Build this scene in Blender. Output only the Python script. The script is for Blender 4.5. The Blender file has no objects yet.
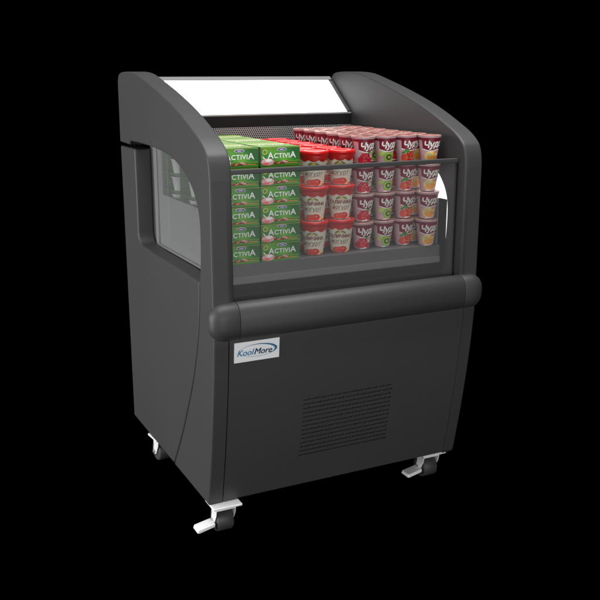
import bpy, bmesh, math, random
from mathutils import Vector, Matrix

random.seed(7)
scene = bpy.context.scene
COL = scene.collection
PI = math.pi
W = 0.70                                     # cabinet width (X); Y runs to the back, Z up, floor at -0.078

# ------------------------------------------------------------------ camera, world, lamps, exposure
cam_data = bpy.data.cameras.new('camera')
cam = bpy.data.objects.new('camera', cam_data)
COL.objects.link(cam)
cam.location = (-0.6414, -1.7198, 0.9902)
cam.rotation_euler = (PI / 2 - 0.2549, 0, -0.4592)
cam_data.sensor_width = 36
cam_data.lens = 52.81
cam_data.clip_start = 0.02
cam_data.clip_end = 200
scene.camera = cam

world = bpy.data.worlds.new('World')
scene.world = world
world.use_nodes = True
world.node_tree.nodes['Background'].inputs['Color'].default_value = (0, 0, 0, 1)
world.node_tree.nodes['Background'].inputs['Strength'].default_value = 0.0

scene.view_settings.view_transform = 'Standard'
scene.view_settings.look = 'None'
scene.view_settings.exposure = 0.0
scene.view_settings.gamma = 1.0


def area_lamp(name, loc, target, sx, sy, watts, color=(1, 1, 1)):
    d = bpy.data.lights.new(name, 'AREA')
    d.shape = 'RECTANGLE'
    d.size, d.size_y = sx, sy
    d.energy = watts
    d.color = color
    o = bpy.data.objects.new(name, d)
    COL.objects.link(o)
    o.location = loc
    o.rotation_euler = (Vector(target) - Vector(loc)).to_track_quat('-Z', 'Y').to_euler()
    return o


area_lamp('softbox_side', (-3.2, 0.7, 0.62), (0, 0.35, 0.25), 2.6, 1.25, 148)
area_lamp('softbox_overhead', (0.3, -0.2, 3.2), (0.35, 0.25, 0.6), 2.6, 1.8, 160)
area_lamp('softbox_front', (-0.3, -3.9, 0.60), (0.35, 0, 0.2), 3.2, 1.25, 92)


# ------------------------------------------------------------------ materials
def new_mat(name):
    m = bpy.data.materials.new(name)
    m.use_nodes = True
    return m, m.node_tree, m.node_tree.nodes['Principled BSDF']


def plastic(name, col, rough=0.45, bump=0.0, bscale=900, spec=0.5, var=0.0, metallic=0.0):
    m, t, b = new_mat(name)
    b.inputs['Base Color'].default_value = (*col, 1)
    b.inputs['Roughness'].default_value = rough
    b.inputs['Specular IOR Level'].default_value = spec
    b.inputs['Metallic'].default_value = metallic
    if bump or var:
        tc = t.nodes.new('ShaderNodeTexCoord')
    if bump:
        n = t.nodes.new('ShaderNodeTexNoise')
        n.inputs['Scale'].default_value = bscale
        n.inputs['Detail'].default_value = 3
        bp = t.nodes.new('ShaderNodeBump')
        bp.inputs['Strength'].default_value = bump
        bp.inputs['Distance'].default_value = 0.001
        t.links.new(tc.outputs['Object'], n.inputs['Vector'])
        t.links.new(n.outputs['Fac'], bp.inputs['Height'])
        t.links.new(bp.outputs['Normal'], b.inputs['Normal'])
    if var:
        n2 = t.nodes.new('ShaderNodeTexNoise')
        n2.inputs['Scale'].default_value = 5
        n2.inputs['Detail'].default_value = 6
        mr = t.nodes.new('ShaderNodeMapRange')
        mr.inputs['To Min'].default_value = rough - var
        mr.inputs['To Max'].default_value = rough + var
        t.links.new(tc.outputs['Object'], n2.inputs['Vector'])
        t.links.new(n2.outputs['Fac'], mr.inputs['Value'])
        t.links.new(mr.outputs['Result'], b.inputs['Roughness'])
    return m


M = {}
M['shell'] = plastic('black_moulded_plastic', (0.037, 0.037, 0.038), 0.54, 0.12, 700, 0.4, 0.05)
M['panel'] = plastic('black_sheet_metal', (0.040, 0.040, 0.041), 0.5, 0.08, 900, 0.45, 0.05)
M['bumper'] = plastic('black_bumper_rubber', (0.032, 0.032, 0.033), 0.56, 0.1, 800, 0.45, 0.05)
M['black'] = plastic('matte_black', (0.006, 0.006, 0.006), 0.7, 0.05, 900, 0.2)
M['liner'] = plastic('grey_liner', (0.30, 0.30, 0.305), 0.5, 0.06, 500)
M['fascia'] = plastic('grey_price_rail', (0.15, 0.15, 0.153), 0.5, 0.06, 500)
M['deck'] = plastic('grey_deck', (0.10, 0.10, 0.103), 0.45, 0.06, 500)
M['alu'] = plastic('brushed_aluminium', (0.35, 0.35, 0.36), 0.35, 0.05, 400, 0.5, 0.04, 0.6)
M['rail'] = plastic('grey_rail', (0.13, 0.13, 0.13), 0.5, 0.05, 400)
M['chrome'] = plastic('bright_zinc', (0.93, 0.93, 0.94), 0.34, 0.1, 300, 0.5, 0.06, 0.2)
M['tyre'] = plastic('grey_black_tyre', (0.042, 0.042, 0.042), 0.55, 0.2, 300)
M['white_ink'] = plastic('white_card', (0.90, 0.91, 0.93), 0.4)
M['blue_light'] = plastic('light_blue_ink', (0.06, 0.24, 0.46), 0.4)
M['blue_dark'] = plastic('navy_ink', (0.02, 0.05, 0.10), 0.4)
M['swoosh'] = plastic('steel_blue_ink', (0.04, 0.17, 0.32), 0.4)
# food packaging
M['green'] = plastic('green_card', (0.018, 0.17, 0.022), 0.4, 0.05, 300)
m_, t_, b_ = new_mat('green_printed_card')
tc_ = t_.nodes.new('ShaderNodeTexCoord')
n_ = t_.nodes.new('ShaderNodeTexNoise'); n_.inputs['Scale'].default_value = 28; n_.inputs['Detail'].default_value = 5
w_ = t_.nodes.new('ShaderNodeTexWave'); w_.inputs['Scale'].default_value = 5.5; w_.inputs['Distortion'].default_value = 5; w_.bands_direction = 'DIAGONAL'
a_ = t_.nodes.new('ShaderNodeMath'); a_.operation = 'MULTIPLY'
r_ = t_.nodes.new('ShaderNodeValToRGB')
r_.color_ramp.elements[0].color = (0.010, 0.115, 0.014, 1); r_.color_ramp.elements[0].position = 0.05
r_.color_ramp.elements[1].color = (0.13, 0.42, 0.02, 1); r_.color_ramp.elements[1].position = 0.62
e_ = r_.color_ramp.elements.new(0.3); e_.color = (0.022, 0.23, 0.02, 1)
t_.links.new(tc_.outputs['Object'], n_.inputs['Vector']); t_.links.new(tc_.outputs['Object'], w_.inputs['Vector'])
t_.links.new(n_.outputs['Fac'], a_.inputs[0]); t_.links.new(w_.outputs['Fac'], a_.inputs[1])
t_.links.new(a_.outputs[0], r_.inputs['Fac']); t_.links.new(r_.outputs['Color'], b_.inputs['Base Color'])
b_.inputs['Roughness'].default_value = 0.38
M['green'] = m_
M['green_mid'] = plastic('mid_green_ink', (0.06, 0.27, 0.02), 0.4)
M['green_lime'] = plastic('lime_ink', (0.16, 0.30, 0.018), 0.4)
M['cream'] = plastic('cream_ink', (0.52, 0.52, 0.22), 0.4)
M['card_white'] = plastic('white_print', (0.85, 0.85, 0.82), 0.4)
M['pink'] = plastic('pink_ink', (0.80, 0.36, 0.38), 0.4)
M['brown'] = plastic('brown_ink', (0.16, 0.035, 0.02), 0.4)
M['orange'] = plastic('orange_ink', (0.75, 0.26, 0.03), 0.4)
M['indigo'] = plastic('indigo_ink', (0.07, 0.05, 0.20), 0.4)
M['rosette'] = plastic('gold_ink', (0.60, 0.50, 0.10), 0.4)
M['pot'] = plastic('white_pot', (0.82, 0.82, 0.80), 0.35)
M['tub'] = plastic('cream_tub', (0.78, 0.73, 0.60), 0.38, 0.05, 300)
M['red'] = plastic('red_lid', (0.62, 0.012, 0.012), 0.32, 0.05, 300)
M['red_ink'] = plastic('red_print', (0.58, 0.02, 0.015), 0.38)
M['coral'] = plastic('coral_print', (0.70, 0.07, 0.03), 0.38)
M['maroon'] = plastic('maroon_print', (0.22, 0.018, 0.02), 0.4)
M['taupe'] = plastic('taupe_print', (0.20, 0.13, 0.10), 0.4)
M['olive'] = plastic('olive_print', (0.20, 0.22, 0.04), 0.4)
M['lilac'] = plastic('lilac_cup', (0.58, 0.38, 0.42), 0.36, 0.05, 300)
M['burgundy'] = plastic('burgundy_print', (0.20, 0.010, 0.026), 0.36)
M['raspberry'] = plastic('raspberry_print', (0.55, 0.01, 0.035), 0.36)
M['berry_hi'] = plastic('berry_light_print', (0.75, 0.16, 0.16), 0.36)
M['leaf'] = plastic('leaf_print', (0.05, 0.26, 0.02), 0.36)
M['kiwi'] = plastic('kiwi_print', (0.18, 0.42, 0.01), 0.36)
M['kiwi_pale'] = plastic('kiwi_pale_print', (0.50, 0.62, 0.14), 0.36)
M['kiwi_dark'] = plastic('kiwi_seed_print', (0.02, 0.05, 0.01), 0.36)
M['peach'] = plastic('peach_print', (0.80, 0.34, 0.05), 0.36)
M['peach_pale'] = plastic('peach_pale_print', (0.85, 0.60, 0.22), 0.36)
M['foil'] = plastic('pale_foil', (0.50, 0.29, 0.25), 0.30, 0.35, 120, 0.5, 0.05, 0.25)
M['foil_red'] = plastic('red_foil_print', (0.42, 0.05, 0.045), 0.3)


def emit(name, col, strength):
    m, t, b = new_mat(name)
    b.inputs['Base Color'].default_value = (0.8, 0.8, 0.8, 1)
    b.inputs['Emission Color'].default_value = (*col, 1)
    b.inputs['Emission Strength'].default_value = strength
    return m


M['lightpanel'] = emit('lit_diffuser', (1, 1, 1), 1.35)  # glow stands in for white background seen through the top glass; no lamp
M['lightpane'] = emit('lit_opal_pane', (1, 1, 1), 1.2)  # added glow for the white background beyond the right window


def glass(name, veil, veil_col, tint=(0.92, 0.93, 0.93), rough=0.03):
    m = bpy.data.materials.new(name)
    m.use_nodes = True
    t = m.node_tree
    t.nodes.remove(t.nodes['Principled BSDF'])
    out = t.nodes['Material Output']
    tr = t.nodes.new('ShaderNodeBsdfTransparent')
    tr.inputs['Color'].default_value = (*tint, 1)
    df = t.nodes.new('ShaderNodeBsdfDiffuse')
    df.inputs['Color'].default_value = (*veil_col, 1)
    gl = t.nodes.new('ShaderNodeBsdfGlossy')
    gl.inputs['Roughness'].default_value = rough
    fr = t.nodes.new('ShaderNodeFresnel')
    fr.inputs['IOR'].default_value = 1.45
    a = t.nodes.new('ShaderNodeMixShader')
    a.inputs['Fac'].default_value = veil
    b = t.nodes.new('ShaderNodeMixShader')
    t.links.new(tr.outputs[0], a.inputs[1])
    t.links.new(df.outputs[0], a.inputs[2])
    ge = t.nodes.new('ShaderNodeNewGeometry')
    front = t.nodes.new('ShaderNodeMath'); front.operation = 'SUBTRACT'
    front.inputs[0].default_value = 1.0
    mul = t.nodes.new('ShaderNodeMath'); mul.operation = 'MULTIPLY'
    t.links.new(ge.outputs['Backfacing'], front.inputs[1])
    t.links.new(fr.outputs[0], mul.inputs[0])
    t.links.new(front.outputs[0], mul.inputs[1])
    t.links.new(mul.outputs[0], b.inputs['Fac'])
    t.links.new(a.outputs[0], b.inputs[1])
    t.links.new(gl.outputs[0], b.inputs[2])
    t.links.new(b.outputs[0], out.inputs['Surface'])
    return m


M['glass'] = glass('hazy_front_glass', 0.10, (0.26, 0.26, 0.265), (0.97, 0.97, 0.97))
M['side_glass'] = glass('hazy_side_glass', 0.22, (0.30, 0.30, 0.30))


def perforated():
    m, t, b = new_mat('perforated_steel')
    b.inputs['Base Color'].default_value = (0.40, 0.39, 0.385, 1)
    b.inputs['Roughness'].default_value = 0.4
    b.inputs['Metallic'].default_value = 0.2
    tc = t.nodes.new('ShaderNodeTexCoord')
    P = 0.0060
    cell = (P, 1.0, P * 1.732)

    def branch(off):
        add = t.nodes.new('ShaderNodeVectorMath'); add.operation = 'ADD'
        add.inputs[1].default_value = (off * cell[0], 0, off * cell[2])
        dv = t.nodes.new('ShaderNodeVectorMath'); dv.operation = 'DIVIDE'
        dv.inputs[1].default_value = cell
        fr = t.nodes.new('ShaderNodeVectorMath'); fr.operation = 'FRACTION'
        sb = t.nodes.new('ShaderNodeVectorMath'); sb.operation = 'SUBTRACT'
        sb.inputs[1].default_value = (0.5, 0, 0.5)
        ml = t.nodes.new('ShaderNodeVectorMath'); ml.operation = 'MULTIPLY'
        ml.inputs[1].default_value = (cell[0], 0, cell[2])
        ln = t.nodes.new('ShaderNodeVectorMath'); ln.operation = 'LENGTH'
        t.links.new(tc.outputs['Object'], add.inputs[0])
        t.links.new(add.outputs[0], dv.inputs[0])
        t.links.new(dv.outputs[0], fr.inputs[0])
        t.links.new(fr.outputs[0], sb.inputs[0])
        t.links.new(sb.outputs[0], ml.inputs[0])
        t.links.new(ml.outputs[0], ln.inputs[0])
        return ln.outputs['Value']
    mn = t.nodes.new('ShaderNodeMath'); mn.operation = 'MINIMUM'
    t.links.new(branch(0.0), mn.inputs[0])
    t.links.new(branch(0.5), mn.inputs[1])
    gt = t.nodes.new('ShaderNodeMath'); gt.operation = 'GREATER_THAN'
    gt.inputs[1].default_value = 0.0022
    t.links.new(mn.outputs[0], gt.inputs[0])
    t.links.new(gt.outputs[0], b.inputs['Alpha'])
    return m


M['mesh'] = perforated()


# ------------------------------------------------------------------ mesh helpers
class MB:
    """collects geometry with material slots; build() links it as one mesh object"""
    def __init__(self):
        self.v, self.f, self.m, self.s, self.mats = [], [], [], [], []

    def mi(self, mat):
        if mat not in self.mats:
            self.mats.append(mat)
        return self.mats.index(mat)

    def add(self, verts, faces, mat, smooth=False):
        o = len(self.v)
        k = self.mi(mat)
        self.v += [tuple(p) for p in verts]
        for f in faces:
            self.f.append([i + o for i in f])
            self.m.append(k)
            self.s.append(smooth)

    def box(self, x0, x1, y0, y1, z0, z1, mat):
        v = [(x, y, z) for x in (x0, x1) for y in (y0, y1) for z in (z0, z1)]
        self.add(v, [(0, 1, 3, 2), (4, 6, 7, 5), (0, 4, 5, 1), (2, 3, 7, 6), (0, 2, 6, 4), (1, 5, 7, 3)], mat)

    def prism(self, poly, x0, x1, mat, smooth=True, open_end=False):
        """polygon in YZ extruded along X"""
        n = len(poly)
        v = [(x0, y, z) for y, z in poly] + [(x1, y, z) for y, z in poly]
        f = [tuple(range(n))] + ([] if open_end else [tuple(range(2 * n - 1, n - 1, -1))])
        f += [(i, n + i, n + (i + 1) % n, (i + 1) % n) for i in range(n)]
        self.add(v, f, mat, smooth)

    def lathe(self, prof, mat, n=40, cx=0, cy=0, cz=0, cap0=True, cap1=True, axis='z', smooth=True):
        v, f = [], []
        for r, z in prof:
            for k in range(n):
                a = 2 * PI * k / n
                p = (r * math.sin(a), -r * math.cos(a), z)
                if axis == 'x':
                    p = (p[2], p[0], p[1])
                v.append((p[0] + cx, p[1] + cy, p[2] + cz))
        for i in range(len(prof) - 1):
            for k in range(n):
                k2 = (k + 1) % n
                f.append((i * n + k, i * n + k2, (i + 1) * n + k2, (i + 1) * n + k))
        self.add(v, f, mat, smooth)
        o = len(self.v) - len(v)
        for flag, i in ((cap0, 0), (cap1, len(prof) - 1)):
            if flag:
                self.f.append([o + i * n + k for k in range(n)])
                self.m.append(self.mi(mat)); self.s.append(False)

    def build(self, name, parent=None, bevel=0.0, seg=3, angle=35, cap_x=None):
        me = bpy.data.meshes.new(name)
        me.from_pydata(self.v, [], self.f)
        for m in self.mats:
            me.materials.append(m)
        me.polygons.foreach_set('material_index', self.m)
        me.polygons.foreach_set('use_smooth', self.s)
        bm = bmesh.new(); bm.from_mesh(me)
        bmesh.ops.recalc_face_normals(bm, faces=bm.faces)
        bm.to_mesh(me); bm.free()
        me.update()
        o = bpy.data.objects.new(name, me)
        COL.objects.link(o)
        o.parent = parent
        if bevel:
            for p in me.polygons:
                p.use_smooth = True
            b = o.modifiers.new('bevel', 'BEVEL')
            b.width = bevel; b.segments = seg; b.limit_method = 'ANGLE'
            b.angle_limit = math.radians(angle)
            if cap_x is not None:                # bevel one end ring only, so that two slabs meet without a groove
                b.limit_method = 'WEIGHT'
                at = me.attributes.new('bevel_weight_edge', 'FLOAT', 'EDGE')
                for e in me.edges:
                    if all(abs(me.vertices[i].co.x - cap_x) < 1e-5 for i in e.vertices):
                        at.data[e.index].value = 1.0
                bm = bmesh.new(); bm.from_mesh(me)
                for e in bm.edges:
                    e.smooth = not (len(e.link_faces) == 2 and e.calc_face_angle() > math.radians(35) and
                                    abs(e.verts[0].co.x - e.verts[1].co.x) > 1e-4)
                bm.to_mesh(me); bm.free()
            w = o.modifiers.new('normals', 'WEIGHTED_NORMAL')
            w.weight = 100
            w.keep_sharp = True
        return o


def catmull(pts, n=6):
    out = []
    for i in range(len(pts) - 1):
        p0 = pts[max(i - 1, 0)]; p1 = pts[i]; p2 = pts[i + 1]; p3 = pts[min(i + 2, len(pts) - 1)]
        for k in range(n):
            t = k / n
            out.append(tuple(0.5 * (2 * p1[j] + (p2[j] - p0[j]) * t + (2 * p0[j] - 5 * p1[j] + 4 * p2[j] - p3[j]) * t * t
                                    + (3 * p1[j] - p0[j] - 3 * p2[j] + p3[j]) * t ** 3) for j in range(2)))
    out.append(pts[-1])
    return out


def text_mesh(body, size, shear=0.0, bold=0.0, spacing=1.0):
    """a word as flat triangles: verts (u, v) centred on its own box, faces"""
    c = bpy.data.curves.new('lettering', 'FONT')
    c.body = body; c.size = size; c.shear = shear; c.offset = bold; c.space_character = spacing
    c.resolution_u = 4; c.fill_mode = 'FRONT'
    o = bpy.data.objects.new('lettering', c)
    COL.objects.link(o)
    dg = bpy.context.evaluated_depsgraph_get()
    me = bpy.data.meshes.new_from_object(o.evaluated_get(dg))
    v = [(p.co.x, p.co.y) for p in me.vertices]
    f = [tuple(p.vertices) for p in me.polygons]
    bpy.data.objects.remove(o); bpy.data.meshes.remove(me); bpy.data.curves.remove(c)
    u0, u1 = min(p[0] for p in v), max(p[0] for p in v)
    w0, w1 = min(p[1] for p in v), max(p[1] for p in v)
    v = [(p[0] - (u0 + u1) / 2, p[1] - (w0 + w1) / 2) for p in v]
    return v, f, u1 - u0, w1 - w0


def place2d(v, du, dv, rot=0.0, sx=1.0, sy=1.0):
    c, s = math.cos(rot), math.sin(rot)
    return [(du + c * p[0] * sx - s * p[1] * sy, dv + s * p[0] * sx + c * p[1] * sy) for p in v]


def slice2d(v, f, step):
    """cut a flat mesh by vertical lines so that it can be wrapped round a cup"""
    bm = bmesh.new()
    vs = [bm.verts.new((p[0], p[1], 0)) for p in v]
    for q in f:
        try:
            bm.faces.new([vs[i] for i in q])
        except ValueError:
            pass
    u0, u1 = min(p[0] for p in v), max(p[0] for p in v)
    k = math.ceil(u0 / step)
    while k * step < u1:
        bmesh.ops.bisect_plane(bm, geom=bm.verts[:] + bm.edges[:] + bm.faces[:], plane_co=(k * step, 0, 0), plane_no=(1, 0, 0), dist=1e-6)
        k += 1
    bm.verts.index_update()
    rv = [(q.co.x, q.co.y) for q in bm.verts]
    rf = [tuple(x.index for x in q.verts) for q in bm.faces]
    bm.free()
    return rv, rf


def blob(ru, rv, n=18, wob=0.0, seed=0):
    r = random.Random(seed)
    v = [((1 + wob * (r.random() - 0.5)) * ru * math.cos(2 * PI * k / n), (1 + wob * (r.random() - 0.5)) * rv * math.sin(2 * PI * k / n)) for k in range(n)]
    return v, [tuple(range(n))]


def ring(ru, rv, t, n=22):
    v = [(ru * math.cos(2 * PI * k / n), rv * math.sin(2 * PI * k / n)) for k in range(n)]
    v += [((ru - t) * math.cos(2 * PI * k / n), (rv - t) * math.sin(2 * PI * k / n)) for k in range(n)]
    return v, [(k, (k + 1) % n, n + (k + 1) % n, n + k) for k in range(n)]


def band(us, lo, hi):
    v = [(u, lo(u)) for u in us] + [(u, hi(u)) for u in us]
    n = len(us)
    return v, [(i, i + 1, n + i + 1, n + i) for i in range(n - 1)]


def thing(name, label, cat, loc=(0, 0, 0), group=None, rz=0):
    o = bpy.data.objects.new(name, None)
    COL.objects.link(o)
    o.location = loc
    o.rotation_euler = (0, 0, rz)
    o['label'] = label
    o['category'] = cat
    if group:
        o['group'] = group
    o.empty_display_size = 0.02
    return o


def copy_tree(o, parent=None):
    c = o.copy()
    COL.objects.link(c)
    c.parent = parent
    for ch in list(o.children):
        copy_tree(ch, c)
    return c


# ------------------------------------------------------------------ setting: the black studio floor
FLOOR = -0.078
fm, ft, fb = new_mat('black_studio_floor')
fb.inputs['Base Color'].default_value = (0, 0, 0, 1)
fb.inputs['Specular IOR Level'].default_value = 0
fb.inputs['Roughness'].default_value = 1
mb = MB()
mb.add([(-60, -60, FLOOR), (60, -60, FLOOR), (60, 60, FLOOR), (-60, 60, FLOOR)], [(0, 1, 2, 3)], fm)
floor = mb.build('floor')
floor['kind'] = 'structure'

# ------------------------------------------------------------------ the display cooler
cooler = thing('display_cooler', 'black open-top display cooler on chrome casters, stocked with yogurt behind its front glass', 'display cooler', (0, 0, FLOOR))
Z = -FLOOR                                   # parts are built in cabinet coordinates (bottom edge at 0), lifted by Z


class PB(MB):
    def build(self, name, parent=None, **k):
        if parent is cooler:
            self.v = [(p[0], p[1], p[2] + Z) for p in self.v]
        return MB.build(self, name, parent, **k)


FRONT = [(0.0635, 0.0), (0.0530, 0.050), (0.0362, 0.135), (0.0203, 0.234), (0.0078, 0.328), (0.0, 0.4145)]
TOPC = [(0.0, 0.765), (0.0026, 0.790), (0.0085, 0.8100), (0.0190, 0.8255), (0.0480, 0.8455), (0.0890, 0.8640), (0.1583, 0.8915), (0.2275, 0.9145),
        (0.3250, 0.9415), (0.4100, 0.9620), (0.4863, 0.9790), (0.5228, 0.9845), (0.5600, 0.9870), (0.6100, 0.9875), (0.6550, 0.985), (0.6760, 0.978), (0.6860, 0.960)]
ARCH = [(0.5600, 0.8105), (0.4970, 0.811), (0.3870, 0.8085), (0.2800, 0.801), (0.2150, 0.788), (0.1667, 0.771), (0.1290, 0.752), (0.1010, 0.730), (0.0790, 0.700),
        (0.0690, 0.665), (0.0690, 0.611), (0.0740, 0.565), (0.0800, 0.537)]
SEAM = [(0.0800, 0.537), (0.0860, 0.470), (0.1010, 0.397), (0.1360, 0.300), (0.1860, 0.203), (0.2453, 0.103), (0.3161, 0.0)]
front_c = catmull(FRONT, 5)
top_c = catmull(TOPC, 5)
arch_c = catmull(ARCH, 5)
seam_c = catmull(SEAM, 5)

band_poly = [(0.316, 0.0)] + front_c + top_c + [(0.690, 0.802), (0.600, 0.800), (0.590, 0.8105)] + arch_c + seam_c[1:-1]
band_poly = [p for i, p in enumerate(band_poly) if i == 0 or (abs(p[0] - band_poly[i - 1][0]) + abs(p[1] - band_poly[i - 1][1])) > 1e-5]
inner_poly = [p for p in band_poly if p[1] > 0.4201 and p[0] < 0.2 or p[1] > 0.7]
WREAR = [(0.553, 0.792), (0.5525, 0.70), (0.5545, 0.572)]
corner = [(0.5545 - 0.03 + 0.03 * math.cos(a), 0.572 - 0.03 * math.sin(a)) for a in [PI / 2 * k / 8 for k in range(1, 9)]]
sill = [(0.43, 0.5385), (0.236, 0.5385), (0.083, 0.536)]
seam_gap = [(y + 0.0048, z) for y, z in seam_c[1:]]
rear_poly = [(0.690, 0.792)] + WREAR + corner + sill + seam_gap + [(0.690, 0.0)]

for side, xo, sg in (('near', 0.0, 1), ('far', W, -1)):
    def X(a):
        return xo + sg * a
    mb = PB()
    mb.prism(band_poly, X(0), X(0.0345), M['shell'], True, True)
    mb.build('side_panel', cooler, bevel=0.0042, seg=4, cap_x=X(0))
    mb = PB()
    up = [(y, z) for y, z in ([(0.0, 0.4205)] + top_c + [(0.690, 0.802), (0.600, 0.800), (0.590, 0.8105)] + arch_c + seam_c[1:10]) if z >= 0.42]
    mb.prism(up, X(0.050), X(0.0345), M['shell'], True, True)
    mb.build('inner_side_panel', cooler, bevel=0.005, seg=3, cap_x=X(0.050))
    mb = PB()
    mb.prism(rear_poly, X(0.0005), X(0.0445), M['shell'])
    mb.build('rear_side_panel', cooler, bevel=0.005, seg=3)
    # window pane with the thin light strip of its frame
    pane_poly = [(0.56, 0.53)] + [(0.56, 0.812)] + [(y - 0.004, z + 0.004) for y, z in arch_c] + [(0.07, 0.53)]
    mb = PB()
    if side == 'near':
        mb.prism(pane_poly, X(0.0450), X(0.0480), M['side_glass'], False)
    else:
        mb.prism(pane_poly, X(0.0460), X(0.0490), M['lightpane'], False)  # pane made to glow, as white background would show through it
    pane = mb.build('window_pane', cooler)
    if side == 'near':
        mb = MB()
        mb.box(0.0432, 0.0449, 0.512, 0.530, 0.545 + Z, 0.800 + Z, M['alu'])
        mb.box(0.0432, 0.0449, 0.11, 0.530, 0.540 + Z, 0.5449 + Z, M['alu'])
        mb.build('window_frame', pane)
    # liner panel, its top edge stands behind the lower part of the window
    mb = PB()
    if side == 'near':
        mb.box(0.0485, 0.0515, 0.075, 0.55, 0.515, 0.680, M['liner'])
        mb.box(0.0485, 0.0515, 0.4765, 0.55, 0.6803, 0.800, M['liner'])
    else:
        mb.box(0.6455, 0.6495, 0.100, 0.55, 0.515, 0.680, M['liner'])
        mb.box(0.6470, 0.6495, 0.0675, 0.0995, 0.515, 0.681, M['black'])
    mb.build('liner_panel', cooler)

# cabinet core, bottom, rear wall
mb = PB()
mb.box(0.0520, 0.6480, 0.105, 0.640, 0.004, 0.500, M['black'])
mb.build('cabinet_body', cooler, bevel=0.002, seg=1)
mb = PB()
mb.box(0.0505, 0.6495, 0.6835, 0.688, 0.010, 0.955, M['black'])
mb.build('rear_wall', cooler, bevel=0.002, seg=1)

# front panel following the curve of the cheeks, with the louvre slots cut through
def front_y(z):
    for (y0, z0), (y1, z1) in zip(front_c, front_c[1:]):
        if z0 <= z <= z1:
            return y0 + (y1 - y0) * (z - z0) / (z1 - z0)
    return 0.0
FX0, FX1 = 0.0368, 0.6651
rows, pitch, sh = 14, 0.01165, 0.0042
slots = []
for r in range(rows):
    z1 = 0.2425 - r * pitch
    x = 0.2285 + (0.0 if r % 2 == 0 else -0.0102)
    k = 0
    while x < 0.474:
        a, b = max(x, 0.2285), min(x + 0.0184, 0.474)
        if b - a > 0.004:
            slots.append((a, b, z1 - sh, z1))
        x += 0.0204
xs = sorted({FX0, FX1, 0.13, 0.57} | {round(s[0], 5) for s in slots} | {round(s[1], 5) for s in slots})
zs = sorted({0.003, 0.42} | {round(s[2], 5) for s in slots} | {round(s[3], 5) for s in slots} | {0.02, 0.04, 0.06, 0.075} | {0.25 + 0.01 * k for k in range(17)})
by_row = {}
for s in slots:
    by_row.setdefault(round(s[2], 5), []).append(s)
mb = PB()
vs = [(x, front_y(z) + 0.0005, z) for z in zs for x in xs]
nx = len(xs)
fs = []
for j in range(len(zs) - 1):
    rw = by_row.get(round(zs[j], 5), [])
    for i in range(nx - 1):
        xc = (xs[i] + xs[i + 1]) / 2
        if any(s[0] < xc < s[1] for s in rw):
            continue
        fs.append((j * nx + i, j * nx + i + 1, (j + 1) * nx + i + 1, (j + 1) * nx + i))
mb.add(vs, fs, M['panel'], True)
count = {}
for f in fs:
    for a, b in zip(f, f[1:] + f[:1]):
        count.setdefault((min(a, b), max(a, b)), []).append((a, b))
for e in count.values():                     # walls of the slots and the folded edge of the sheet
    if len(e) == 1:
        a, b = vs[e[0][0]], vs[e[0][1]]
        mb.add([a, b, (b[0], b[1] + 0.004, b[2]), (a[0], a[1] + 0.004, a[2])], [(0, 1, 2, 3)], M['panel'])
fp = mb.build('front_panel', cooler)

mb = PB()
vz = [0.075 + 0.18 * k / 20 for k in range(21)]
mb.add([(x, front_y(z) + 0.0050, z) for z in vz for x in (0.215, 0.488)], [(2 * k, 2 * k + 1, 2 * k + 3, 2 * k + 2) for k in range(20)], M['panel'], True)
mb.build('vent_backing', cooler)

# name plate
mb = PB()
PX0, PX1, PZ0, PZ1 = 0.0480, 0.1575, 0.3625, 0.4100
mb.box(PX0, PX1, -0.0003 + 0.0, 0.004, PZ0, PZ1, M['white_ink'])
# tilt with the panel
mb.v = [(x, y + front_y(z) - 0.0008, z) for x, y, z in mb.v]


def on_plate(v2, f2, mat, lift):
    w = [((PX0 + PX1) / 2 + p[0], 0, (PZ0 + PZ1) / 2 + p[1]) for p in v2]
    mb.add([(x, front_y(z) - 0.0012 - lift, z) for x, y, z in w], f2, mat)


v, f, wk, hk = text_mesh('Kool', 0.0200, 0.32, 0.0002)
vm, fm_, wm, hm = text_mesh('More', 0.0200, 0.32, 0.0)
tx = -0.0055 - (wk + wm) / 2
on_plate(place2d(v, tx + wk / 2, -0.0018), f, M['blue_light'], 0.0002)
for i_, (q, q2) in enumerate(((-0.0005, -0.0002), (0.0, 0.0003), (0.0005, -0.0002))):
    on_plate(place2d(vm, tx + wk + wm / 2 - 0.0003 + q, -0.0018 + q2), fm_, M['blue_dark'], 0.0003 + i_ * 0.00005)
    on_plate(place2d(v, tx + wk / 2 + q * 0.5, -0.0018), f, M['blue_light'], 0.0002 + i_ * 0.00003)
n = 40
sw_v, sw_f = [], []
for k in range(n + 1):                       # crescent above and round the right end of the word
    a = math.radians(172 - 232 * k / n)
    t = 0.0008 + 0.0062 * max(0.0, math.sin(PI * (k / n) ** 1.7)) ** 1.6
    sw_v += [(0.0030 + 0.0465 * math.cos(a), 0.0010 + 0.0150 * math.sin(a)), (0.0030 + (0.0465 - t) * math.cos(a), 0.0010 + (0.0150 - t * 0.62) * math.sin(a))]
    if k:
        sw_f.append((2 * k - 2, 2 * k, 2 * k + 1, 2 * k - 1))
on_plate(sw_v, sw_f, M['swoosh'], 0.00015)
sw_v, sw_f = [], []
for k in range(n + 1):
    a = math.radians(-60 - 130 * k / n)
    t = 0.0007
    sw_v += [(0.0030 + 0.0465 * math.cos(a), 0.0010 + 0.0150 * math.sin(a)), (0.0030 + (0.0465 - t) * math.cos(a), 0.0010 + (0.0150 - t) * math.sin(a))]
    if k:
        sw_f.append((2 * k - 2, 2 * k, 2 * k + 1, 2 * k - 1))
on_plate(sw_v, sw_f, M['blue_light'], 0.00015)
mb.build('nameplate', cooler)

# bumper bar with rounded end caps
BZ, BY, BH, BD = 0.4610, 0.004, 0.0425, 0.032


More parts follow.
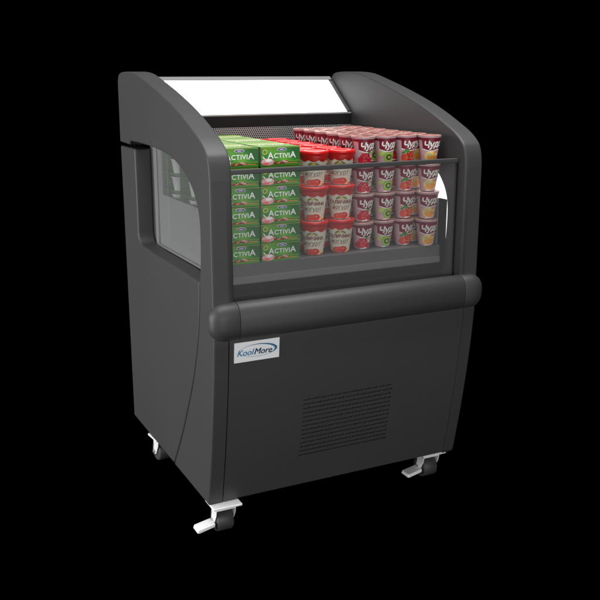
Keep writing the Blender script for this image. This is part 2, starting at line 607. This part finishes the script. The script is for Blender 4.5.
def bumper_section(sc):
    out = []
    for k in range(29):
        a = PI / 2 + PI * k / 28
        c, s = math.cos(a), math.sin(a)
        e = 0.78
        out.append((BY + BD * math.copysign(abs(c) ** e, c) * sc, BZ + BH * math.copysign(abs(s) ** e, s) * sc))
    return out


def loft(mb, stations, mat):
    n = 29
    v, f = [], []
    for x, sc in stations:
        v += [(x, y, z) for y, z in bumper_section(sc)]
    for i in range(len(stations) - 1):
        for k in range(n - 1):
            f.append((i * n + k, i * n + k + 1, (i + 1) * n + k + 1, (i + 1) * n + k))
        f.append((i * n + n - 1, i * n, (i + 1) * n, (i + 1) * n + n - 1))
    mb.add(v, f, mat, True)
    o = len(mb.v) - len(v)
    for i in (0, len(stations) - 1):
        mb.f.append([o + i * n + k for k in range(n)]); mb.m.append(mb.mi(mat)); mb.s.append(False)


mb = PB()
loft(mb, [(0.0530, 0.992), (0.0538, 1.0), (0.35, 1.0), (0.6462, 1.0), (0.6470, 0.992)], M['bumper'])
bumper = mb.build('bumper', cooler)
for sgn in (0, 1):
    st = []
    for k in range(12):
        a = PI / 2 * k / 11
        st.append((-0.0105 + 0.034 * (1 - math.sin(a)), 0.22 + 0.78 * math.cos(a) if k < 11 else 0.22))
    st = st[::-1] + [(0.0515, 1.0), (0.0523, 0.992)]
    if sgn:
        st = [(W - x, s) for x, s in st]
    mb = MB()
    loft(mb, st, M['bumper'])
    mb.v = [(p[0], p[1], p[2] + Z) for p in mb.v]
    mb.build('end_cap', bumper)

# inner sill behind the bumper, deck and its fascia
mb = PB()
mb.box(0.0510, 0.6490, 0.004, 0.104, 0.470, 0.4865, M['black'])
mb.build('inner_sill', cooler, bevel=0.002, seg=1)
mb = PB()
mb.box(0.0520, 0.6450, 0.086, 0.550, 0.5190, 0.5645, M['deck'])
mb.box(0.0520, 0.6450, 0.0825, 0.0858, 0.5215, 0.5360, M['fascia'])
mb.box(0.0520, 0.6450, 0.0960, 0.1050, 0.4870, 0.5185, M['black'])
mb.build('display_deck', cooler)

# front glass, with the dark bar along its upper edge
mb = PB()
mb.box(0.0530, 0.6450, 0.0290, 0.0340, 0.4870, 0.7760, M['glass'])
fg = mb.build('front_glass', cooler)
mb = MB()
mb.box(0.0525, 0.6475, 0.0255, 0.0375, 0.7755 + Z, 0.7860 + Z, M['panel'])
mb.build('top_bar', fg, bevel=0.0015, seg=2)

mb = MB()
mb.box(0.6454, 0.6494, 0.0285, 0.0360, 0.4870 + Z, 0.7750 + Z, M['black'])  # black strip added to give the shade of the gap beside the glass
mb.build('edge_seal', fg)
mb = MB()
mb.box(0.0506, 0.0526, 0.0285, 0.0360, 0.4870 + Z, 0.7750 + Z, M['black'])  # matching black strip added for gap shade at the left edge
mb.build('edge_seal', fg)

# rear fascia, perforated air grille, sloped top pane with an added white glow
mb = PB()
mb.box(0.0505, 0.6495, 0.5540, 0.5760, 0.8400, 0.8690, M['black'])
mb.box(0.0505, 0.6495, 0.5700, 0.5760, 0.5000, 0.8395, M['black'])
mb.build('rear_fascia', cooler)
mb = PB()
mb.add([(0.0505, 0.5530, 0.5530), (0.6495, 0.5530, 0.5530), (0.6495, 0.5530, 0.8392), (0.0505, 0.5530, 0.8392)], [(0, 1, 2, 3)], M['mesh'])
ag = mb.build('air_grille', cooler)
so = ag.modifiers.new('thickness', 'SOLIDIFY'); so.thickness = 0.001

canopy_a, canopy_b = Vector((0, 0.556, 0.872)), Vector((0, 0.682, 0.966))
dirv = (canopy_b - canopy_a)
L = dirv.length
dirv.normalize()
nrm = Vector((0, -dirv.z, dirv.y))


def slab(mb, x0, x1, t0, t1, n0, n1, mat):
    v = []
    for x in (x0, x1):
        for t in (t0, t1):
            for q in (n0, n1):
                p = canopy_a + dirv * t + nrm * q
                v.append((x, p.y, p.z))
    mb.add(v, [(0, 1, 3, 2), (4, 6, 7, 5), (0, 4, 5, 1), (2, 3, 7, 6), (0, 2, 6, 4), (1, 5, 7, 3)], mat)


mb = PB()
slab(mb, 0.062, 0.638, 0.004, L - 0.0055, -0.004, 0.001, M['lightpanel'])  # added glow in place of white background behind the top glass
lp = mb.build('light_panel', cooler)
mb = PB()
slab(mb, 0.0505, 0.6495, L - 0.005, L + 0.010, -0.012, 0.003, M['rail'])
slab(mb, 0.0505, 0.6495, -0.003, 0.0035, -0.006, 0.002, M['rail'])
slab(mb, 0.0505, 0.0615, 0.006, L - 0.012, -0.010, 0.004, M['panel'])
slab(mb, 0.6385, 0.6495, 0.006, L - 0.012, -0.010, 0.004, M['panel'])
slab(mb, 0.0510, 0.6490, 0.0, L, -0.0150, -0.0125, M['black'])
mb.build('light_frame', cooler, bevel=0.001, seg=1)

# casters
def caster(x, y, rz, brake=True):
    e = bpy.data.objects.new('caster', None)
    COL.objects.link(e)
    e.parent = cooler
    e.location = (x, y, Z)
    e.rotation_euler = (0, 0, rz)
    m = MB()
    m.box(-0.036, 0.036, -0.030, 0.030, -0.0060, -0.0005, M['chrome'])
    m.lathe([(0.017, -0.0130), (0.019, -0.0115), (0.019, -0.0062)], M['chrome'], 24)
    m.build('mounting_plate', e, bevel=0.0015, seg=2)
    m = MB()
    fork = [(-0.016, -0.0135), (0.018, -0.0135), (0.016, -0.030), (0.022, -0.054), (0.014, -0.060), (0.004, -0.056), (-0.012, -0.030)]
    m.prism(fork, -0.0255, -0.0225, M['chrome'])
    m.prism(fork, 0.0225, 0.0255, M['chrome'])
    m.box(-0.0255, 0.0255, -0.016, 0.018, -0.0165, -0.0132, M['chrome'])
    m.lathe([(0.006, -0.029), (0.006, -0.0256)], M['alu'], 16, cy=0.012, cz=-0.050, axis='x')
    m.build('fork', e, bevel=0.001, seg=1)
    m = MB()
    m.lathe([(0.006, -0.0205), (0.022, -0.0205), (0.0268, -0.0195), (0.0280, -0.0175), (0.0280, 0.0175), (0.0268, 0.0195), (0.022, 0.0205), (0.006, 0.0205)], M['tyre'], 36, cy=0.012, cz=-0.050, axis='x')
    w = m.build('wheel', e)
    m = MB()
    m.lathe([(0.003, -0.0222), (0.012, -0.0220), (0.013, -0.0208)], M['deck'], 24, cy=0.012, cz=-0.050, axis='x')
    m.build('hub', w)
    if not brake:
        return
    m = MB()
    pd = [(-0.026, -0.0480), (-0.068, -0.0560), (-0.071, -0.0640), (-0.066, -0.0655), (-0.026, -0.0570)]
    m.add([(a, b, c) for b in (-0.010, 0.022) for a, c in pd], [(0, 1, 2, 3, 4), (9, 8, 7, 6, 5)] + [(i, (i + 1) % 5, 5 + (i + 1) % 5, 5 + i) for i in range(5)], M['chrome'])
    m.build('brake_pedal', e, bevel=0.0015, seg=2)


caster(0.040, 0.068, 0.0)
caster(0.645, 0.098, 0.0)
caster(0.036, 0.515, 0.1, False)
caster(0.660, 0.560, 0.1, False)

# ------------------------------------------------------------------ the goods
DECK = 0.5650


def wrap(mb, v2, f2, mat, rfun, off, a0):
    v2, f2 = slice2d(v2, f2, 0.0035)
    vv = []
    for u, z in v2:
        r = rfun(z) + off
        a = a0 + u / rfun(0.04)
        vv.append((r * math.sin(a), -r * math.cos(a), z))
    mb.add(vv, f2, mat, True)


# --- green multipack: open-ended card sleeve round white pots
SW, SD, SHH = 0.0978, 0.129, 0.0448


def make_pack():
    root = thing('yogurt_multipack', '-', 'yogurt pack', (0, 0, 0), 'green yogurt packs stacked in the cooler')
    mb = MB()
    t = 0.0008
    mb.box(0, SW, 0, t, 0, SHH, M['green'])
    mb.box(0, SW, SD - t, SD, 0, SHH, M['green'])
    mb.box(0, SW, t, SD - t, 0, t, M['green'])
    mb.box(0, SW, t, SD - t, SHH - t, SHH, M['green'])

    def fr(v2, f2, mat, lift):              # front face, u right, v up
        mb.add([(u, -lift, z) for u, z in v2], f2, mat)

    def tp(v2, f2, mat, lift):              # top face
        mb.add([(u, y, SHH + lift) for u, y in v2], f2, mat)
    us = [SW * k / 30 for k in range(31)]
    # lighter sweep along the foot and right end of the face
    fr(*band(us, lambda u: 0.0004, lambda u: 0.0090 + 0.005 * math.sin(u * 40 + 0.6) + 0.04 * max(0, u - 0.055)), M['green_mid'], 0.0002)
    fr(*band([0.028 + 0.069 * k / 20 for k in range(21)], lambda u: 0.0090 + 0.02 * (u - 0.03), lambda u: 0.0106 + 0.03 * (u - 0.03)), M['green_lime'], 0.0003)
    fr(*band([0.032 + 0.06 * k / 20 for k in range(21)], lambda u: 0.0045 + 0.02 * (u - 0.03), lambda u: 0.0060 + 0.02 * (u - 0.03)), M['orange'], 0.0004)
    fr(*band([0.0 + 0.098 * k / 20 for k in range(21)], lambda u: SHH - 0.0035 - 0.001 * math.sin(u * 60), lambda u: SHH - 0.0004), M['green_lime'], 0.0003)
    # fruit and grain picture
    v, f = blob(0.0155, 0.0080, 20, 0.25, 3); fr(place2d(v, 0.0175, 0.0105), f, M['pink'], 0.0005)
    v, f = blob(0.0080, 0.0040, 16, 0.2, 5); fr(place2d(v, 0.0190, 0.0135), f, M['card_white'], 0.0007)
    v, f = blob(0.0090, 0.0030, 16, 0.3, 9); fr(place2d(v, 0.0120, 0.0055), f, M['berry_hi'], 0.0007)
    v, f = blob(0.0190, 0.0036, 20, 0.4, 4); fr(place2d(v, 0.0510, 0.0085, 0.10), f, M['brown'], 0.0006)
    v, f = blob(0.0070, 0.0022, 14, 0.4, 6); fr(place2d(v, 0.0600, 0.0100, -0.3), f, M['pink'], 0.0008)
    v, f = blob(0.0050, 0.0018, 14, 0.4, 8); fr(place2d(v, 0.0440, 0.0075, 0.3), f, M['orange'], 0.0008)
    for q in range(5):
        fr([(0.046 + q * 0.0046, 0.0092), (0.0494 + q * 0.0046, 0.0094), (0.0494 + q * 0.0046, 0.0104), (0.046 + q * 0.0046, 0.0102)], [(0, 1, 2, 3)], M['cream'], 0.0010)
    v, f = blob(0.0040, 0.0085, 14, 0.3, 12); fr(place2d(v, 0.0050, 0.0210), f, M['green_mid'], 0.0003)
    v, f = blob(0.0045, 0.0014, 12, 0.3, 13); fr(place2d(v, 0.0080, 0.0200, -0.7), f, M['card_white'], 0.0006)
    # emblem, rosette
    v, f = blob(0.0120, 0.0040, 20); fr(place2d(v, 0.0520, 0.0385), f, M['card_white'], 0.0005)
    v, f = blob(0.0108, 0.0031, 20); fr(place2d(v, 0.0520, 0.0385), f, M['indigo'], 0.0007)
    v, f = blob(0.0060, 0.0008, 12); fr(place2d(v, 0.0520, 0.0385), f, M['card_white'], 0.0009)
    v, f = ring(0.0062, 0.0062, 0.0022); fr(place2d(v, 0.0105, 0.0335), f, M['rosette'], 0.0005)
    # the word, its first and last letters taller
    va, fa, wa, ha = text_mesh('A', 0.0205, 0, 0.0003)
    vc, fc, wc, hc = text_mesh('CTIVI', 0.0155, 0, 0.0003, 1.08)
    x = 0.0170
    base = 0.0180
    fr(place2d(va, x + wa / 2, base + ha / 2), fa, M['card_white'], 0.0010)
    x += wa + 0.0010
    fr(place2d(vc, x + wc / 2, base + hc / 2 + 0.0006), fc, M['card_white'], 0.0010)
    x += wc + 0.0012
    fr(place2d(va, x + wa / 2, base + ha / 2 + 0.0006), fa, M['card_white'], 0.0010)
    # top print
    ws = [SD * k / 30 for k in range(31)]
    for lo, hi, mat in ((0.004, 0.018, 'green_lime'), (0.024, 0.030, 'cream'), (0.036, 0.066, 'green_lime'), (0.072, 0.090, 'cream'), (0.096, 0.126, 'green_lime')):
        tp([(0.002, lo), (SW - 0.002, lo + 0.002), (SW - 0.002, hi), (0.002, hi - 0.001)], [(0, 1, 2, 3)], M[mat], 0.0003)
    v, f = text_mesh('ACTIVIA', 0.018, 0, 0.0003)[:2]
    tp(place2d(v, SW / 2, 0.051), f, M['card_white'], 0.0006)
    mb.build('sleeve', root)
    for px in (0.0275, SW - 0.0275):
        m = MB()
        m.lathe([(0.0195, 0.0012), (0.0205, 0.003), (0.0255, 0.0360), (0.0272, 0.0366), (0.0272, 0.0385)], M['pot'], 32, cx=px, cy=SD / 2)
        pot = m.build('yogurt_pot', root)
    return root


# --- red-lidded tub
def tub_r(z):
    return 0.0222 + (0.0324 - 0.0222) * z / 0.078


def make_tub():
    root = thing('yogurt_tub', '-', 'yogurt tub', (0, 0, 0), 'red-lidded yogurt tubs stacked in the cooler')
    mb = MB()
    mb.lathe([(0.019, 0.0018), (0.0210, 0.0), (0.0223, 0.001)] + [(tub_r(z), z) for z in (0.004, 0.03, 0.06, 0.078)], M['tub'], 48)
    C = 2 * PI * tub_r(0.04)
    us = [-C / 2 + C * k / 96 for k in range(97)]
    sc = C / 8
    # red scalloped border under the lid
    wrap(mb, *band(us, lambda u: 0.0640 - 0.0045 * abs(math.cos(PI * u / sc)), lambda u: 0.0778), M['red_ink'], tub_r, 0.0003, 0)
    for a0 in (0.0, PI):
        # leafy emblem
        for dx, r, m_ in ((-0.0075, 0.55, 'olive'), (0.0075, -0.55, 'olive'), (0, 0, 'rosette')):
            v, f = blob(0.0062, 0.0024, 14)
            wrap(mb, place2d(v, dx, 0.0545, r), f, M[m_], tub_r, 0.0005, a0)
        v, f = text_mesh('ГАЛИЧИНА', 0.0122, 0, 0.0005)[:2]
        wrap(mb, place2d(v, 0, 0.0440, 0, 0.86, 1.0), f, M['maroon'], tub_r, 0.0006, a0)
        v, f = text_mesh('йогурт', 0.0145, 0.15, 0.0001)[:2]
        wrap(mb, place2d(v, 0, 0.0300), f, M['taupe'], tub_r, 0.0006, a0)
        v, f = band([-0.020 + 0.04 * k / 20 for k in range(21)], lambda u: 0.0232, lambda u: 0.0240)
        wrap(mb, v, f, M['coral'], tub_r, 0.0005, a0)
        # berry heap round the foot
        for dx, dz, ru, rv, m_, of in ((-0.009, 0.0085, 0.013, 0.0085, 'coral', 0.0004), (0.007, 0.0095, 0.0125, 0.0095, 'red_ink', 0.0006), (0.019, 0.0075, 0.008, 0.006, 'peach_pale', 0.0005),
                                       (-0.002, 0.0120, 0.006, 0.0045, 'coral', 0.0008), (0.009, 0.0115, 0.0035, 0.0025, 'berry_hi', 0.0009), (-0.011, 0.0100, 0.003, 0.0022, 'berry_hi', 0.0009)):
            v, f = blob(ru, min(rv, dz - 0.0012), 18, 0.15, int(dx * 1e4) % 97)
            wrap(mb, place2d(v, dx, dz), f, M[m_], tub_r, of, a0)
    wrap(mb, *band(us, lambda u: 0.0015, lambda u: 0.0048 + 0.0012 * math.sin(u * 300)), M['coral'], tub_r, 0.00025, 0)
    mb.build('tub_body', root)
    m = MB()
    m.lathe([(0.0330, 0.0745), (0.0349, 0.0740), (0.0350, 0.0835), (0.0342, 0.0850), (0.0322, 0.0853), (0.0312, 0.0843), (0.0, 0.0843)], M['red'], 48, cap0=True, cap1=False)
    m.lathe([(0.0240, 0.08445), (0.0232, 0.08465), (0.0224, 0.08445)], M['card_white'], 40, cap0=False, cap1=False)
    m.build('lid', root)
    return root


# --- small foil-lidded cups, four flavours
def cup_r(z):
    return 0.0180 + (0.0276 - 0.0180) * z / 0.066


def make_cup(kind):
    root = thing('yogurt_cup', '-', 'yogurt cup', (0, 0, 0), 'small foil-lidded yogurt cups stacked in the cooler')
    mb = MB()
    mb.lathe([(0.015, 0.0016), (0.0168, 0.0), (0.0181, 0.0012)] + [(cup_r(z), z) for z in (0.003, 0.02, 0.04, 0.064)] + [(0.0276, 0.0645), (0.0290, 0.0650), (0.0292, 0.0672), (0.0288, 0.0690)], M['lilac'], 44)
    C = 2 * PI * cup_r(0.04)
    us = [-C / 2 + C * k / 90 for k in range(91)]
    wrap(mb, *band(us, lambda u: 0.0555 + 0.003 * math.sin(3 * 2 * PI * u / C), lambda u: 0.0640), M['burgundy'], cup_r, 0.0003, 0)
    for j, a0 in enumerate((0.0, PI)):
        ws = [-0.0285 + 0.057 * k / 32 for k in range(33)]
        wrap(mb, *band(ws, lambda u: 0.0330 + 0.25 * abs(u + 0.001) ** 1.0 * (0.45 if u < 0 else 0.35) + 0.0015 * math.sin(u * 150), lambda u: 0.0585), M['burgundy'], cup_r, 0.0004, a0)
        wrap(mb, *band(ws, lambda u: 0.0308 + 0.25 * abs(u + 0.001) * (0.45 if u < 0 else 0.35) + 0.0015 * math.sin(u * 150), lambda u: 0.0330 + 0.25 * abs(u + 0.001) * (0.45 if u < 0 else 0.35) + 0.0015 * math.sin(u * 150)), M['card_white'], cup_r, 0.00045, a0)
        v, f = text_mesh('Чудо', 0.0225, 0.25, 0.0007, 0.92)[:2]
        wrap(mb, place2d(v, 0.001, 0.0470, 0.10, 0.92, 1.0), f, M['card_white'], cup_r, 0.0008, a0)

        def put(ru, rv, du, dv, mat, off, wob=0.0, seed=0, rot=0):
            if abs(off - 0.00025) > 1e-6:      # the fruit fills the lower half of the label
                ru, rv, du, dv = ru * 1.2, rv * 1.12, (du + 0.001) * 1.2 - 0.0070, 0.0015 + dv * 1.08
            rv = min(rv, dv - 0.0015)
            v, f = blob(ru, rv, 20, wob, seed)
            wrap(mb, place2d(v, du, dv, rot), f, M[mat], cup_r, off, a0)
        for q in range(3):                   # pale swirl beside the fruit
            put(0.0200 - 0.004 * q, 0.0022, 0.002 + 0.002 * q, 0.0060 + 0.0075 * q, 'card_white' if q != 1 else 'pink', 0.00025, 0.25, 20 + q, 0.25)
        if kind == 'raspberry':
            put(0.0120, 0.0125, -0.004, 0.0150, 'raspberry', 0.0004, 0.2, 1)
            put(0.0085, 0.0075, -0.014, 0.0095, 'raspberry', 0.0005, 0.2, 2)
            rr = random.Random(3)
            for q in range(16):
                put(0.0012, 0.0014, -0.004 + rr.uniform(-0.008, 0.008), 0.0150 + rr.uniform(-0.008, 0.008), 'berry_hi', 0.0007)
            put(0.0050, 0.0018, 0.004, 0.0275, 'leaf', 0.0006, 0.2, 4, 0.5)
            put(0.0080, 0.0070, 0.010, 0.0090, 'raspberry', 0.0003, 0.2, 5)
        elif kind == 'kiwi':
            put(0.0130, 0.0120, 0.003, 0.0145, 'kiwi', 0.0004)
            put(0.0108, 0.0098, 0.003, 0.0145, 'kiwi_pale', 0.0005)
            put(0.0090, 0.0080, 0.003, 0.0145, 'kiwi', 0.0006)
            for q in range(12):
                a = 2 * PI * q / 12
                put(0.0016, 0.0014, 0.003 + 0.0056 * math.cos(a), 0.0145 + 0.0048 * math.sin(a), 'kiwi_dark', 0.0007)
            put(0.0036, 0.0032, 0.003, 0.0145, 'cream', 0.0008)
            put(0.0090, 0.0050, -0.014, 0.0230, 'kiwi_pale', 0.0003, 0.3, 2, 0.6)
        elif kind == 'strawberry':
            put(0.0130, 0.0125, 0.002, 0.0150, 'red_ink', 0.0004, 0.12, 6)
            put(0.0085, 0.0085, -0.012, 0.0110, 'coral', 0.0005, 0.2, 17)
            put(0.0080, 0.0080, 0.010, 0.0120, 'coral', 0.0005, 0.2, 7)
            rr = random.Random(5)
            for q in range(18):
                put(0.0007, 0.0010, 0.001 + rr.uniform(-0.009, 0.009), 0.0150 + rr.uniform(-0.008, 0.008), 'peach_pale', 0.0007)
            put(0.0075, 0.0028, -0.006, 0.0270, 'leaf', 0.0006, 0.3, 8, -0.4)
            put(0.0055, 0.0024, -0.014, 0.0240, 'leaf', 0.0006, 0.3, 9, 0.5)
        else:
            put(0.0150, 0.0120, 0.000, 0.0145, 'peach_pale', 0.0004, 0.1, 6)
            put(0.0115, 0.0080, 0.003, 0.0110, 'peach', 0.0005, 0.15, 7)
            put(0.0060, 0.0035, -0.004, 0.0190, 'cream', 0.0006, 0.2, 8)
            put(0.0050, 0.0022, 0.010, 0.0240, 'peach', 0.0006, 0.2, 9, 0.4)
    mb.build('cup_body', root)
    m = MB()
    m.lathe([(0.0294, 0.0692), (0.0297, 0.0690), (0.0297, 0.0697), (0.0270, 0.0704), (0.0258, 0.0698), (0.0, 0.0700)], M['foil'], 40, cap0=False, cap1=False)
    for q in range(3):
        a = 2 * PI * q / 3
        v, f = blob(0.0098, 0.0066, 16, 0.2, q)
        v = place2d(v, 0.013 * math.cos(a), 0.013 * math.sin(a), a + 1.57)
        m.add([(x, y, 0.0703) for x, y in v], f, M['foil_red'])
    m.build('foil_lid', root)
    return root


LAYERS6 = ['bottom', 'fifth', 'fourth', 'third', 'second', 'top']
LAYERS4 = ['bottom', 'third', 'second', 'top']
LAYERS3 = ['bottom', 'middle', 'top']
ROWS = ['front', 'second', 'third', 'fourth', 'fifth', 'sixth', 'rearmost']

pack0 = make_pack()
first = True
jit = random.Random(11)
for col in range(2):
    for row in range(3):
        for k in range(6):
            seen = row == 0 or k == 5 or (col == 0 and k >= 2)
            if not seen:
                continue
            o = pack0 if first else copy_tree(pack0)
            first = False
            x = (0.0535, 0.1555)[col] + jit.uniform(-0.0006, 0.0006)
            o.location = (x, 0.0905 + row * 0.1300 + jit.uniform(-0.0008, 0.0004), DECK + k * 0.0435)
            o.scale = (1, 1, 0.954)
            o.rotation_euler = (0, 0, jit.uniform(-0.004, 0.004))
            where = ('column against the side window', 'column beside the red-lidded tubs')[col]
            o['label'] = f'green yogurt pack, {LAYERS6[k]} layer, {("front", "middle", "rear")[row]} row, {where}'

tub0 = make_tub()
first = True
for col in range(2):
    for row in range(6):
        for k in range(3):
            if not (row < 2 or k == 2):
                continue
            o = tub0 if first else copy_tree(tub0)
            first = False
            o.location = ((0.3080, 0.3790)[col] + jit.uniform(-0.0004, 0.0004), 0.126 + row * 0.0715, DECK + k * 0.0822)
            o.scale = (1, 1, 0.952)
            o.rotation_euler = (0, 0, -0.50 + jit.uniform(-0.12, 0.12))
            where = ('column beside the green packs', 'column beside the small foil-lidded cups')[col]
            o['label'] = f'red-lidded yogurt tub, {LAYERS3[k]} layer, {ROWS[row]} row, {where}'

kinds = ['raspberry', 'kiwi', 'strawberry', 'peach']
cx = [0.4440, 0.5035, 0.5630, 0.6120]
for col, kind in enumerate(kinds):
    c0 = make_cup(kind)
    first = True
    for row in range(7 if col == 3 else 6):
        for k in range(4):
            if not (row < 2 or k == 3):
                continue
            o = c0 if first else copy_tree(c0)
            first = False
            y = (0.133 if col < 3 else 0.100) + row * 0.0640
            o.location = (cx[col] + jit.uniform(-0.0003, 0.0003), y, DECK + k * 0.0687)
            o.scale = (1, 1, 0.957)
            o.rotation_euler = (0, 0, ((0.14, 0.20, 0.26, -0.12)[col] if row == 0 or col else -0.45) + jit.uniform(-0.08, 0.08))
            o['label'] = f'{kind} yogurt cup with printed fruit and foil lid, {LAYERS4[k]} layer, {ROWS[row]} row'
